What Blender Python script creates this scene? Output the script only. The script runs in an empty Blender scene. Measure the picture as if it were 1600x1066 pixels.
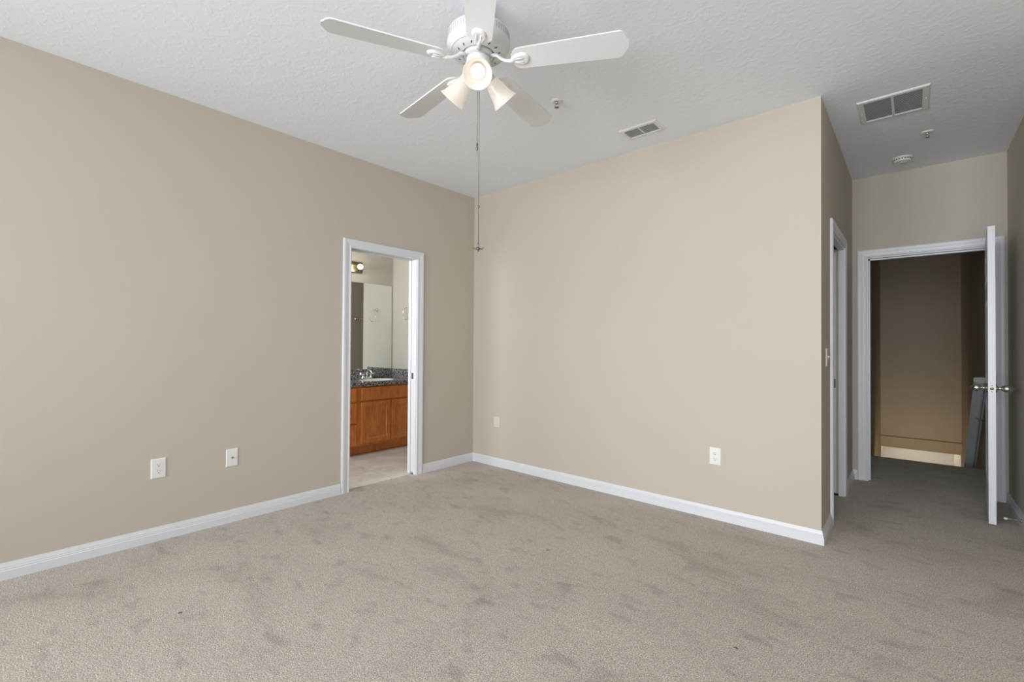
import bpy, bmesh, math, random
from mathutils import Vector, Matrix
random.seed(4)
S = bpy.context.scene
COL = S.collection
PI = math.pi

# ------------------------------------------------------------------ camera
H = 2.74
YAW, FPX, CAMH, PITCH, ROLL = 0.718070, 718.852, 1.19459, 0.0105545, 0.0060070
c_, s_ = math.cos(YAW), math.sin(YAW)
Rg, Fw, Up = Vector((c_, s_, 0)), Vector((-s_, c_, 0)), Vector((0, 0, 1))
Fc = Fw*math.cos(PITCH) + Up*math.sin(PITCH)
Uc = Up*math.cos(PITCH) - Fw*math.sin(PITCH)
R2 = Rg*math.cos(ROLL) + Uc*math.sin(ROLL)
U2 = Uc*math.cos(ROLL) - Rg*math.sin(ROLL)
cam_d = bpy.data.cameras.new('camera'); cam = bpy.data.objects.new('camera', cam_d); COL.objects.link(cam)
cam.matrix_world = Matrix(((R2.x, U2.x, -Fc.x, 0), (R2.y, U2.y, -Fc.y, 0), (R2.z, U2.z, -Fc.z, CAMH), (0, 0, 0, 1)))
cam_d.sensor_fit = 'HORIZONTAL'; cam_d.sensor_width = 36; cam_d.lens = FPX/1600*36
cam_d.clip_start = 0.02; cam_d.clip_end = 60
S.camera = cam

# ------------------------------------------------------------------ world, lights, exposure
w = bpy.data.worlds.new('world'); S.world = w; w.use_nodes = True
bg = w.node_tree.nodes['Background']; bg.inputs[0].default_value = (.75, .86, 1, 1); bg.inputs[1].default_value = 1.0
S.view_settings.view_transform = 'Standard'; S.view_settings.look = 'None'
S.view_settings.gamma = 1; S.view_settings.use_curve_mapping = False
S.view_settings.exposure = -0.25

def area(name, loc, direction, sx, sy, power, color):
    l = bpy.data.lights.new(name, 'AREA'); l.shape = 'RECTANGLE'; l.size = sx; l.size_y = sy
    l.energy = power; l.color = color
    o = bpy.data.objects.new(name, l); COL.objects.link(o); o.location = loc
    o.rotation_euler = Vector(direction).to_track_quat('-Z', 'Z').to_euler()
    return o
YS = -2.3                      # wall behind the camera, with a window and an invented glass door
area('daylight_window_left', (-2.10, YS-.06, 1.5), (0, 1, 0), 1.50, 1.45, 92, (.94, .965, 1)).data.spread = math.radians(145)
area('added_glass_door_light', (.20, YS-.06, 1.27), (0, 1, 0), 2.40, 2.30, 127, (.94, .97, 1)).data.spread = math.radians(125)  # light of an invented glass door, sized to brighten the passage
area('added_bath_window_light', (-4.3, .38, 1.7), (0, 1, 0), .75, .8, 38, (.96, .97, 1))  # unseen window light, added to brighten the bathroom
area('downstairs_lamp', (.05, 10.25, -.47), (0, .35, -1), .9, .12, 3.0, (1, .95, .89))
area('stairwell_fill_light', (.06, 8.1, -.85), (0, 1, .30), .7, .3, 4.6, (1, .72, .42)).data.spread = math.radians(125)  # unseen warm fill, added to lift the stairwell's far wall

# ------------------------------------------------------------------ materials
def nodes(name):
    m = bpy.data.materials.new(name); m.use_nodes = True
    nt = m.node_tree; return m, nt, nt.nodes['Principled BSDF']
def plain(name, col, rough=.5, metal=0, spec=.5, **kw):
    m, nt, b = nodes(name)
    b.inputs['Base Color'].default_value = (*col, 1); b.inputs['Roughness'].default_value = rough
    b.inputs['Metallic'].default_value = metal; b.inputs['Specular IOR Level'].default_value = spec
    return m
def objcoord(nt, scale=(1, 1, 1)):
    tc = nt.nodes.new('ShaderNodeTexCoord'); mp = nt.nodes.new('ShaderNodeMapping')
    mp.inputs['Scale'].default_value = scale
    nt.links.new(tc.outputs['Object'], mp.inputs['Vector']); return mp.outputs['Vector']
def noise(nt, vec, scale, detail=2, rough=.5, dist=0):
    n = nt.nodes.new('ShaderNodeTexNoise'); n.inputs['Scale'].default_value = scale
    n.inputs['Detail'].default_value = detail; n.inputs['Roughness'].default_value = rough
    n.inputs['Distortion'].default_value = dist
    nt.links.new(vec, n.inputs['Vector']); return n.outputs['Fac']
def ramp(nt, fac, stops):
    r = nt.nodes.new('ShaderNodeValToRGB'); e = r.color_ramp.elements
    while len(e) < len(stops): e.new(.5)
    for k, (p, cc) in enumerate(stops): e[k].position = p; e[k].color = (*cc, 1)
    nt.links.new(fac, r.inputs['Fac']); return r.outputs['Color']
def bump(nt, b, height, strength, dist):
    n = nt.nodes.new('ShaderNodeBump'); n.inputs['Strength'].default_value = strength
    n.inputs['Distance'].default_value = dist
    nt.links.new(height, n.inputs['Height']); nt.links.new(n.outputs['Normal'], b.inputs['Normal'])
def mixc(nt, fac, a, b, mode='MIX'):
    n = nt.nodes.new('ShaderNodeMix'); n.data_type = 'RGBA'; n.blend_type = mode
    if isinstance(fac, float): n.inputs[0].default_value = fac
    else: nt.links.new(fac, n.inputs[0])
    for i, v in ((6, a), (7, b)):
        if isinstance(v, tuple): n.inputs[i].default_value = (*v, 1)
        else: nt.links.new(v, n.inputs[i])
    return n.outputs[2]

def mat_wall(name, col):
    m, nt, b = nodes(name); v = objcoord(nt)
    b.inputs['Roughness'].default_value = .85; b.inputs['Specular IOR Level'].default_value = .25
    big = noise(nt, v, .9, 2)
    nt.links.new(ramp(nt, big, [(.35, tuple(x*.985 for x in col)), (.65, tuple(min(1, x*1.015) for x in col))]), b.inputs['Base Color'])
    bump(nt, b, noise(nt, v, 70, 3), .12, .004)
    return m
WALLC = (.53, .485, .41)
M = {}
M['wall'] = mat_wall('beige_wall_paint', WALLC)
M['bathwall'] = mat_wall('cream_bathroom_paint', (.62, .60, .53))
m, nt, b = nodes('white_textured_ceiling'); v = objcoord(nt)
b.inputs['Base Color'].default_value = (.835, .858, .893, 1); b.inputs['Roughness'].default_value = .9; b.inputs['Specular IOR Level'].default_value = .2
k1 = nt.nodes.new('ShaderNodeMapRange'); k1.inputs[1].default_value = .5; k1.inputs[2].default_value = .62
nt.links.new(noise(nt, v, 26, 3, .55, .6), k1.inputs[0])
bump(nt, b, k1.outputs[0], .17, .003)
M['ceiling'] = m

def mat_carpet():
    m, nt, b = nodes('taupe_cut_pile_carpet'); v = objcoord(nt)
    b.inputs['Roughness'].default_value = 1; b.inputs['Specular IOR Level'].default_value = .05
    b.inputs['Sheen Weight'].default_value = .45; b.inputs['Sheen Roughness'].default_value = .6; b.inputs['Sheen Tint'].default_value = (.95, .86, .76, 1)
    fine = noise(nt, v, 200, 3, .75)
    col = ramp(nt, fine, [(.37, (.13, .105, .085)), (.46, (.375, .33, .283)), (.53, (.55, .495, .435)), (.64, (.92, .85, .77))])
    mid = noise(nt, v, 34, 3, .6)
    col = mixc(nt, 1.0, col, ramp(nt, mid, [(.3, (.88, .88, .88)), (.7, (1.10, 1.10, 1.10))]), 'MULTIPLY')
    rot = nt.nodes.new('ShaderNodeMapping'); rot.inputs['Rotation'].default_value = (0, 0, .65); rot.inputs['Scale'].default_value = (1.0, 1.8, 1)
    nt.links.new(v, rot.inputs['Vector'])
    big = noise(nt, rot.outputs['Vector'], 1.75, 4, .55, .5)
    col = mixc(nt, 1.0, col, ramp(nt, big, [(.30, (.70, .69, .67)), (.44, (.95, .95, .95)), (.7, (1.05, 1.05, 1.05))]), 'MULTIPLY')
    sm = noise(nt, rot.outputs['Vector'], 6.5, 2, .5)
    col = mixc(nt, 1.0, col, ramp(nt, sm, [(.29, (.76, .75, .74)), (.42, (1, 1, 1)), (1, (1, 1, 1))]), 'MULTIPLY')
    nt.links.new(col, b.inputs['Base Color'])
    bump(nt, b, fine, .9, .006)
    return m
M['carpet'] = mat_carpet()
M['trim'] = plain('white_trim_paint', (.71, .72, .755), .38)
M['fanwhite'] = plain('white_fan_enamel', (.73, .735, .75), .4)
M['plastic'] = plain('white_plastic', (.78, .77, .74), .35)
M['cream'] = plain('painted_over_plastic', (.66, .63, .54), .5)
M['dark'] = plain('dark_opening', (.01, .01, .01), .8)
M['slot'] = plain('socket_slot_dark', (.06, .055, .05), .7)
M['gray'] = plain('grey_louver_metal', (.50, .50, .50), .5)
M['ventwhite'] = plain('white_vent_metal', (.72, .72, .72), .4)
M['nickel'] = plain('brushed_nickel', (.62, .60, .55), .25, 1)
M['chrome'] = plain('polished_chrome', (.85, .85, .86), .08, 1)
M['darkmetal'] = plain('dark_latch_metal', (.18, .175, .17), .35, .8)
M['chain'] = plain('dull_bead_chain', (.16, .15, .14), .5, .3)
M['rail'] = plain('grey_painted_rail', (.60, .62, .67), .4)
M['railshade'] = plain('rail_groove_shade', (.06, .06, .065), .45)  # dark colour paints the shade in the rail groove
M['porcelain'] = plain('white_porcelain', (.85, .85, .84), .1)
m, nt, b = nodes('mirror_glass'); b.inputs['Base Color'].default_value = (.9, .91, .9, 1); b.inputs['Metallic'].default_value = 1; b.inputs['Roughness'].default_value = .01
M['mirror'] = m

m, nt, b = nodes('orange_maple_cabinet'); v = objcoord(nt, (3, 3, .55))
g = noise(nt, v, 9, 4, .6, .8)
g2 = noise(nt, objcoord(nt, (1, 1, .06)), 160, 3, .6)
cc = ramp(nt, g, [(.3, (.56, .18, .042)), (.55, (.74, .26, .062)), (.75, (.85, .32, .085))])
cc = mixc(nt, 1.0, cc, ramp(nt, g2, [(.3, (.86, .84, .82)), (.7, (1.08, 1.08, 1.08))]), 'MULTIPLY')
nt.links.new(cc, b.inputs['Base Color']); b.inputs['Roughness'].default_value = .35
M['wood'] = m

m, nt, b = nodes('grey_speckled_granite'); v = objcoord(nt)
vo = nt.nodes.new('ShaderNodeTexVoronoi'); vo.inputs['Scale'].default_value = 150; nt.links.new(v, vo.inputs['Vector'])
sep = nt.nodes.new('ShaderNodeSeparateColor'); nt.links.new(vo.outputs['Color'], sep.inputs[0])
cc = ramp(nt, sep.outputs[0], [(.0, (.02, .02, .025)), (.35, (.06, .06, .07)), (.55, (.17, .165, .17)), (.8, (.42, .41, .40)), (1, (.75, .73, .70))])
nt.links.new(cc, b.inputs['Base Color']); b.inputs['Roughness'].default_value = .15
M['granite'] = m

m, nt, b = nodes('beige_stone_tile'); tc = nt.nodes.new('ShaderNodeTexCoord')
mp = nt.nodes.new('ShaderNodeMapping'); mp.inputs['Location'].default_value = (.30, -.18, 0)
nt.links.new(tc.outputs['Object'], mp.inputs['Vector'])
br = nt.nodes.new('ShaderNodeTexBrick'); br.inputs['Scale'].default_value = 1; br.inputs['Brick Width'].default_value = .45
br.inputs['Row Height'].default_value = .45; br.offset = .0; br.inputs['Mortar Size'].default_value = .004; br.inputs['Bias'].default_value = .0
br.inputs['Color1'].default_value = (.66, .62, .55, 1); br.inputs['Color2'].default_value = (.72, .68, .61, 1); br.inputs['Mortar'].default_value = (.55, .51, .45, 1)
nt.links.new(mp.outputs[0], br.inputs['Vector'])
n1 = noise(nt, mp.outputs[0], 5, 4, .6, .5)
cc = mixc(nt, 1.0, br.outputs['Color'], ramp(nt, n1, [(.3, (.84, .83, .82)), (.7, (1.12, 1.12, 1.12))]), 'MULTIPLY')
nt.links.new(cc, b.inputs['Base Color']); b.inputs['Roughness'].default_value = .45
M['tile'] = m

def emis(name, col, e, base=(.9, .9, .88)):
    m, nt, b = nodes(name)
    b.inputs['Base Color'].default_value = (*base, 1); b.inputs['Emission Color'].default_value = (*col, 1)
    b.inputs['Emission Strength'].default_value = e; b.inputs['Roughness'].default_value = .3; return m
M['bulb'] = emis('lit_bulb', (1, .97, .90), 1.4, (.3, .3, .3))
M['shade'] = emis('lit_frosted_glass', (1, .88, .70), .46, (.42, .41, .39))
M['vbulb'] = emis('lit_globe_bulb', (1, .93, .66), .7, (.8, .78, .65))
m, nt, b = nodes('window_glass')
gl = nt.nodes.new('ShaderNodeBsdfGlossy'); gl.inputs['Roughness'].default_value = .02
tr = nt.nodes.new('ShaderNodeBsdfTransparent'); mx = nt.nodes.new('ShaderNodeMixShader'); mx.inputs[0].default_value = .06
nt.links.new(tr.outputs[0], mx.inputs[1]); nt.links.new(gl.outputs[0], mx.inputs[2])
nt.links.new(mx.outputs[0], nt.nodes['Material Output'].inputs['Surface'])
M['glass'] = m

# ------------------------------------------------------------------ mesh helpers
class MB:
    def __init__(s): s.v = []; s.f = []; s.sm = []; s.mi = []
    def add(s, vs, fs, smooth=False, mi=0):
        k = len(s.v); s.v += [tuple(x) for x in vs]
        for f in fs: s.f.append([k+i for i in f]); s.sm.append(smooth); s.mi.append(mi)
        return s
    def box(s, x0, x1, y0, y1, z0, z1, mi=0):
        x0, x1 = sorted((x0, x1)); y0, y1 = sorted((y0, y1)); z0, z1 = sorted((z0, z1))
        vs = [(x, y, z) for z in (z0, z1) for y in (y0, y1) for x in (x0, x1)]
        return s.add(vs, [(0, 2, 3, 1), (4, 5, 7, 6), (0, 1, 5, 4), (2, 6, 7, 3), (0, 4, 6, 2), (1, 3, 7, 5)], mi=mi)
    def bevbox(s, x0, x1, y0, y1, z0, z1, bev, seg=2, mi=0):
        bm = bmesh.new(); bmesh.ops.create_cube(bm, size=1)
        for q in bm.verts: q.co = Vector(((x0+x1)/2+q.co.x*abs(x1-x0), (y0+y1)/2+q.co.y*abs(y1-y0), (z0+z1)/2+q.co.z*abs(z1-z0)))
        bmesh.ops.bevel(bm, geom=bm.edges[:], offset=bev, segments=seg, profile=.5, affect='EDGES')
        bm.verts.index_update()
        s.add([q.co[:] for q in bm.verts], [[q.index for q in f.verts] for f in bm.faces], mi=mi); bm.free(); return s
    def lathe(s, prof, n=32, M4=None, cap0=True, cap1=True, smooth=True, mi=0):
        # prof list of (r,z); M4 places it
        M4 = M4 or Matrix.Identity(4); vs = []; fs = []
        for r, z in prof:
            for k in range(n):
                a = 2*PI*k/n; vs.append(M4 @ Vector((r*math.cos(a), r*math.sin(a), z)))
        for i in range(len(prof)-1):
            for k in range(n):
                k2 = (k+1) % n; fs.append((i*n+k, i*n+k2, (i+1)*n+k2, (i+1)*n+k))
        s.add(vs, fs, smooth, mi)
        b0 = len(s.v)-len(vs)
        if cap0: s.f.append([b0+k for k in range(n)][::-1]); s.sm.append(False); s.mi.append(mi)
        if cap1: s.f.append([b0+(len(prof)-1)*n+k for k in range(n)]); s.sm.append(False); s.mi.append(mi)
        return s
    def tube(s, pts, r, n=10, caps=True, closed=False, mi=0):
        pts = [Vector(p) for p in pts]; L = len(pts); rr = r if isinstance(r, (list, tuple)) else [r]*L
        rings = []; prev = None
        for i, p in enumerate(pts):
            if closed: t = pts[(i+1) % L]-pts[i-1]
            else: t = pts[min(i+1, L-1)]-pts[max(i-1, 0)]
            t.normalize()
            if prev is None:
                a = Vector((0, 0, 1)) if abs(t.z) < .9 else Vector((1, 0, 0)); u = t.cross(a).normalized()
            else: u = (prev-t*prev.dot(t)).normalized()
            prev = u; w2 = t.cross(u)
            rings.append([p+rr[i]*(math.cos(2*PI*k/n)*u+math.sin(2*PI*k/n)*w2) for k in range(n)])
        vs = [q for rg in rings for q in rg]; fs = []
        for i in range(L if closed else L-1):
            j = (i+1) % L
            for k in range(n): fs.append((i*n+k, i*n+(k+1) % n, j*n+(k+1) % n, j*n+k))
        b0 = len(s.v); s.add(vs, fs, True, mi)
        if caps and not closed:
            s.f.append([b0+k for k in range(n)][::-1]); s.sm.append(False); s.mi.append(mi)
            s.f.append([b0+(L-1)*n+k for k in range(n)]); s.sm.append(False); s.mi.append(mi)
        return s
    def prism(s, poly, fn, t0, t1, mi=0, smooth=False):
        # poly 2D, fn(a,b,t)->3D
        n = len(poly); vs = [fn(a, b_, t0) for a, b_ in poly]+[fn(a, b_, t1) for a, b_ in poly]
        fs = [list(range(n))[::-1], list(range(n, 2*n))]
        s.add(vs, fs, False, mi); b0 = len(s.v)-2*n
        for k in range(n):
            k2 = (k+1) % n; s.f.append([b0+k, b0+k2, b0+n+k2, b0+n+k]); s.sm.append(smooth); s.mi.append(mi)
        return s
    def sphere(s, c, r, n=20, m_=12, sz=1, mi=0):
        prof = [(max(1e-5, r*math.sin(PI*i/m_)), -r*math.cos(PI*i/m_)*sz) for i in range(m_+1)]
        return s.lathe(prof, n, Matrix.Translation(c), False, False, True, mi)
    def build(s, name, mats, parent=None, loc=None):
        me = bpy.data.meshes.new(name)
        me.from_pydata(s.v, [], s.f)
        if not isinstance(mats, (list, tuple)): mats = [mats]
        for q in mats: me.materials.append(q)
        for p, a, i in zip(me.polygons, s.sm, s.mi): p.use_smooth = a; p.material_index = i
        bm = bmesh.new(); bm.from_mesh(me); bmesh.ops.recalc_face_normals(bm, faces=bm.faces); bm.to_mesh(me); bm.free()
        if loc is not None: me.transform(Matrix.Translation(-Vector(loc)))
        o = bpy.data.objects.new(name, me); COL.objects.link(o)
        if parent: o.parent = parent
        if loc is not None: o.location = loc
        return o

def tag(o, label=None, cat=None, group=None, kind=None):
    if label: o['label'] = label
    if cat: o['category'] = cat
    if group: o['group'] = group
    if kind: o['kind'] = kind
    return o
def empty(name, loc, rz=0, **kw):
    o = bpy.data.objects.new(name, None); COL.objects.link(o); o.location = loc; o.rotation_euler = (0, 0, rz)
    o.empty_display_size = .1
    return tag(o, **kw)
def struct(name, mb, mat, label, cat, parent=None):
    return tag(mb.build(name, mat, parent), label, cat, kind='structure')
def copy_tree(o, parent=None):
    c = o.copy(); COL.objects.link(c); c.parent = parent
    for ch in list(o.children): copy_tree(ch, c)
    return c

# ------------------------------------------------------------------ room shell
XL, YB, XH, YH, XR = -3.464, 3.354, -.4255, 5.237, .552
T = .116
XBO = XL-T                       # bathroom face of the left wall
D1 = (1.952, 2.630, 2.000)       # bathroom opening  y0,y1,top
D2 = (3.822, 4.560, 2.000)       # closet opening
D3 = (-.318, .467, 2.015)        # hall door opening x0,x1,top
LAND = 6.50                      # far edge of the landing carpet

mb = MB(); mb.box(XBO, XL, YS-.12, D1[0], 0, H); mb.box(XBO, XL, D1[1], YB+T, 0, H); mb.box(XBO, XL, D1[0], D1[1], D1[2], H)
struct('wall_left', mb, M['wall'], 'long beige wall on the left with the bathroom doorway', 'wall')
mb = MB(); mb.box(XL, XH, YB, YB+T, 0, H)
struct('wall_back', mb, M['wall'], 'beige wall facing the camera between the corner and the passage', 'wall')
mb = MB(); mb.box(XH-T, XH, YB+T, D2[0], 0, H); mb.box(XH-T, XH, D2[1], YH, 0, H); mb.box(XH-T, XH, D2[0], D2[1], D2[2], H)
struct('wall_passage', mb, M['wall'], 'shaded beige wall of the passage holding the closet doorway', 'wall')
mb = MB(); mb.box(XH-T, D3[0], YH, YH+T, 0, H); mb.box(D3[1], XR+.1, YH, YH+T, 0, H); mb.box(D3[0], D3[1], YH, YH+T, D3[2], H)
struct('wall_end', mb, M['wall'], 'beige wall at the end of the passage around the hall doorway', 'wall')
XX = 2.35                        # right wall of the bedroom, outside the frame
mb = MB(); mb.box(XR, XR+.1, YB, YH, 0, H); mb.box(XR, XR+.1, YH+T, LAND, -.3, H)
struct('wall_right', mb, M['wall'], 'beige wall along the right edge behind the open door', 'wall')
mb = MB(); mb.box(XR+.1, XX, YB, YB+T, 0, H); mb.box(XX, XX+.1, YS-.12, YB+T, 0, H)
struct('wall_room_right', mb, M['wall'], 'beige bedroom walls outside the right edge of the frame', 'wall')
# wall behind the camera; the wide right-hand glass door is invented
W1 = (-2.85, -1.35, .78, 2.22); W2 = (-1.00, 1.40, .12, 2.42)
mb = MB()
mb.box(XL, W1[0], YS-.12, YS, 0, H); mb.box(W1[1], W2[0], YS-.12, YS, 0, H); mb.box(W2[1], XX, YS-.12, YS, 0, H)
for a, b_, z0, z1 in (W1, W2): mb.box(a, b_, YS-.12, YS, 0, z0); mb.box(a, b_, YS-.12, YS, z1, H)
struct('wall_front', mb, M['wall'], 'beige window wall behind the camera', 'wall')
for i, (a, b_, z0, z1) in enumerate((W1, W2)):
    e = empty('window_%d' % (i+1), ((a+b_)/2, YS-.05, z0), label='white framed window behind the camera, %s one' % ('left' if i == 0 else 'right'), cat='window', kind='structure')
    f = MB(); lx, rx = a-(a+b_)/2, b_-(a+b_)/2; h = z1-z0
    f.box(lx, lx+.04, -.03, .04, 0, h); f.box(rx-.04, rx, -.03, .04, 0, h); f.box(lx+.04, rx-.04, -.03, .04, 0, .04); f.box(lx+.04, rx-.04, -.03, .04, h-.04, h)
    f.build('window_frame', M['trim'], e)
    g_ = MB(); g_.box(lx+.04, rx-.04, -.002, .002, .04, h-.04); g_.build('window_pane', M['glass'], e)
mb = MB(); mb.box(XL, XX, YS, YB, -.1, 0); mb.box(XH, XR, YB, YH+T, -.1, 0); mb.box(XH, XR, YH+T, LAND, -.1, 0)
mb.box(XH-.06, XH, D2[0], D2[1], -.1, 0); mb.box(XL-.055, XL, D1[0], D1[1], -.1, 0)
struct('floor', mb, M['carpet'], 'taupe cut-pile carpet covering the bedroom and passage floor', 'carpet')
mb = MB(); mb.box(XBO, XR+.1, YB, YH+T, H, H+.1); mb.box(XBO, XX+.1, YS-.12, YB, H, H+.1)
struct('ceiling', mb, M['ceiling'], 'white textured ceiling over the bedroom and passage', 'ceiling')

# ---- landing and stairwell beyond the hall doorway
FARY = 9.92
mb = MB(); mb.box(XH-T, XH, YH+T, FARY+2, -3, H)
struct('wall_stair_left', mb, M['wall'], 'dim brown left wall of the stairwell beyond the hall doorway', 'wall')
mb = MB(); mb.box(XR, XR+.1, LAND, FARY+2, -3, H)
struct('wall_stair_right', mb, M['wall'], 'dim brown right wall of the stairwell beyond the hall doorway', 'wall')
mb = MB(); mb.box(XH, XR, FARY, FARY+.12, -.27, H)
struct('wall_stair_far', mb, M['wall'], 'dim brown far wall at the head of the stairwell', 'wall')
mb = MB(); mb.box(XH, XR, FARY-.03, FARY+.14, -.445, -.27)  # beam added to give the half-lit band on the far wall its edges
struct('trim_1', mb, M['wall'], 'added boxed beam for a half-lit band across the foot of the stairwell far wall', 'beam')
mb = MB(); mb.box(XH, XR, FARY+.14, FARY+2.1, -.445, -.40)
struct('ceiling_downstairs', mb, M['wall'], 'lower hall ceiling below the stairwell', 'ceiling')
mb = MB(); mb.box(XH, XR, FARY+.75, FARY+.87, -3, -.445); mb.box(.49, XR, FARY+.55, FARY+.75, -3, -.445)
struct('wall_downstairs', mb, M['bathwall'], 'lamplit cream wall at the bottom of the stairs', 'wall')
mb = MB(); mb.box(XH-T, XR+.1, YH+T, FARY+2, H, H+.1)
struct('ceiling_landing', mb, M['ceiling'], 'ceiling over the stair landing', 'ceiling')
mb = MB()
nst = 14
for k in range(nst):
    mb.box(XH, XR, LAND+.26*k, LAND+.26*(k+1), -3.0, -.19*(k+1))
mb.box(XH, XR, LAND+.26*nst, FARY+.75, -3.0, -2.85)
struct('floor_stairs', mb, M['carpet'], 'carpeted stairs going down from the landing', 'stairs')

# ---- bathroom shell
XW, YW = -5.074, 3.460
mb = MB(); mb.box(XW-.1, XW, .2, YW+.1, 0, H); struct('wall_bath_far', mb, M['bathwall'], 'cream bathroom wall behind the vanity mirror', 'wall')
mb = MB(); mb.box(XW, -4.36, YW, YW+.1, 0, H); struct('wall_bath_side', mb, M['bathwall'], 'cream bathroom wall with the towel ring at the vanity end', 'wall')
mb = MB(); mb.box(-4.36-.1, -4.36, YW+.1, 5.0, 0, H); mb.box(-4.36, XBO, 5.0, 5.1, 0, H)
mb.box(XBO, XBO+.1, YB+T, 5.0, 0, H)
struct('wall_bath_nook', mb, M['wall'], 'shaded walls of the bathroom nook beyond the vanity', 'wall')
mb = MB(); mb.box(XW, -4.72, .2, .32, 0, H); mb.box(-3.88, XBO, .2, .32, 0, H); mb.box(-4.72, -3.88, .2, .32, 0, 1.28); mb.box(-4.72, -3.88, .2, .32, 2.12, H)
struct('wall_bath_front', mb, M['bathwall'], 'cream bathroom wall with a small added window', 'wall')
e = empty('window_3', (-4.3, .28, 1.28), label='small unseen bathroom window added for daylight', cat='window', kind='structure')  # invented window, gives the added bathroom light an opening
f = MB(); f.box(-.42, -.38, -.03, .04, 0, .84); f.box(.38, .42, -.03, .04, 0, .84); f.box(-.38, .38, -.03, .04, 0, .04); f.box(-.38, .38, -.03, .04, .8, .84); f.build('window_frame', M['trim'], e)
g_ = MB(); g_.box(-.38, .38, -.002, .002, .04, .8); g_.build('window_pane', M['glass'], e)
mb = MB(); mb.box(XW, XL-.055, .32, 5.0, -.1, -.004)
struct('floor_bath', mb, M['tile'], 'beige stone tile bathroom floor', 'tile floor')
mb = MB(); mb.box(XW-.1, XBO, .2, 5.1, H, H+.1); struct('ceiling_bath', mb, M['ceiling'], 'bathroom ceiling', 'ceiling')
# closet box behind its doorway
mb = MB(); mb.box(XH-T-1.2, XH-T-1.1, YB+T, YH+T, 0, H); mb.box(XH-T-1.1, XH-T, YH, YH+T, 0, H); 
struct('wall_closet', mb, M['wall'], 'unlit closet walls behind the closet doorway', 'wall')
mb = MB(); mb.box(XH-T-1.1, XH-.06, YB+T, YH, -.1, 0); struct('floor_closet', mb, M['carpet'], 'dark closet carpet', 'carpet')

# ------------------------------------------------------------------ baseboards
BP = [(0, 0), (.0155, 0), (.0155, .044), (.0118, .047), (.0128, .054), (.0092, .057), (.0098, .063), (.006, .074), (.004, .083), (0, .083)]
def baseboard(name, p0, p1, nrm, label, m0=0, m1=0):
    """m0/m1: mitre, +1 outside corner, -1 inside corner"""
    p0, p1, n_ = Vector(p0), Vector(p1), Vector(nrm); d = (p1-p0).normalized()
    mb = MB(); n = len(BP)
    vs = [p0+n_*t-d*t*m0+Up*z for t, z in BP]+[p1+n_*t+d*t*m1+Up*z for t, z in BP]
    fs = [list(range(n)), list(range(n, 2*n))]+[[k, (k+1) % n, n+(k+1) % n, n+k] for k in range(n)]
    mb.add(vs, fs); return struct(name, mb, M['trim'], label, 'baseboard')
CW = .072
baseboard('baseboard_left', (XL, YS, 0), (XL, D1[0]-CW+.004, 0), (1, 0, 0), 'white baseboard along the left wall up to the bathroom doorway', -1, 0)
baseboard('baseboard_left_far', (XL, D1[1]+CW-.004, 0), (XL, YB, 0), (1, 0, 0), 'short white baseboard between the bathroom doorway and the corner', 0, -1)
baseboard('baseboard_back', (XL, YB, 0), (XH, YB, 0), (0, -1, 0), 'white baseboard along the wall facing the camera', -1, 1)
baseboard('baseboard_passage', (XH, YB, 0), (XH, D2[0]-CW, 0), (1, 0, 0), 'white baseboard around the wall corner before the closet doorway', 1, 0)
baseboard('baseboard_passage_far', (XH, D2[1]+CW, 0), (XH, YH, 0), (1, 0, 0), 'white baseboard between the closet and hall doorways', 0, -1)
baseboard('baseboard_end', (XH, YH, 0), (D3[0]-CW, YH, 0), (0, -1, 0), 'tiny white baseboard left of the hall doorway', -1, 0)
baseboard('baseboard_right', (XR, YB, 0), (XR, YH, 0), (-1, 0, 0), 'white baseboard on the right wall behind the open door', 1, 0)
baseboard('baseboard_landing', (XH, YH+T, 0), (XH, LAND-.06, 0), (1, 0, 0), 'white baseboard end beside the stair landing', 0, 0)
baseboard('baseboard_front', (XL, YS, 0), (W2[0]-.05, YS, 0), (0, 1, 0), 'white baseboard behind the camera', -1, 0)

# ------------------------------------------------------------------ door frames
CP = [(0, 0), (0, .009), (.006, .013), (.012, .013), (.016, .010), (.030, .012), (.048, .0165), (.058, .0175), (.066, .0165), (CW, .011), (CW, 0)]
def casing(o, u, n_, a0, a1, top):
    """o: point on wall plane; u horizontal dir; n_ out of wall"""
    o, u, n_ = Vector(o), Vector(u), Vector(n_)
    mb = MB(); k = len(CP); vs = []
    for (A, sgn, up) in ((a0, -1, 0), (a0, -1, 1), (a1, 1, 1), (a1, 1, 0)):
        for wv, t in CP: vs.append(o+u*(A+sgn*wv)+n_*t+Up*((top+wv) if up else 0))
    fs = [list(range(k)), list(range(3*k, 4*k))]
    for s2 in range(3):
        for q in range(k): fs.append([s2*k+q, s2*k+(q+1) % k, (s2+1)*k+(q+1) % k, (s2+1)*k+q])
    mb.add(vs, fs); return mb
RV = .005
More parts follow.
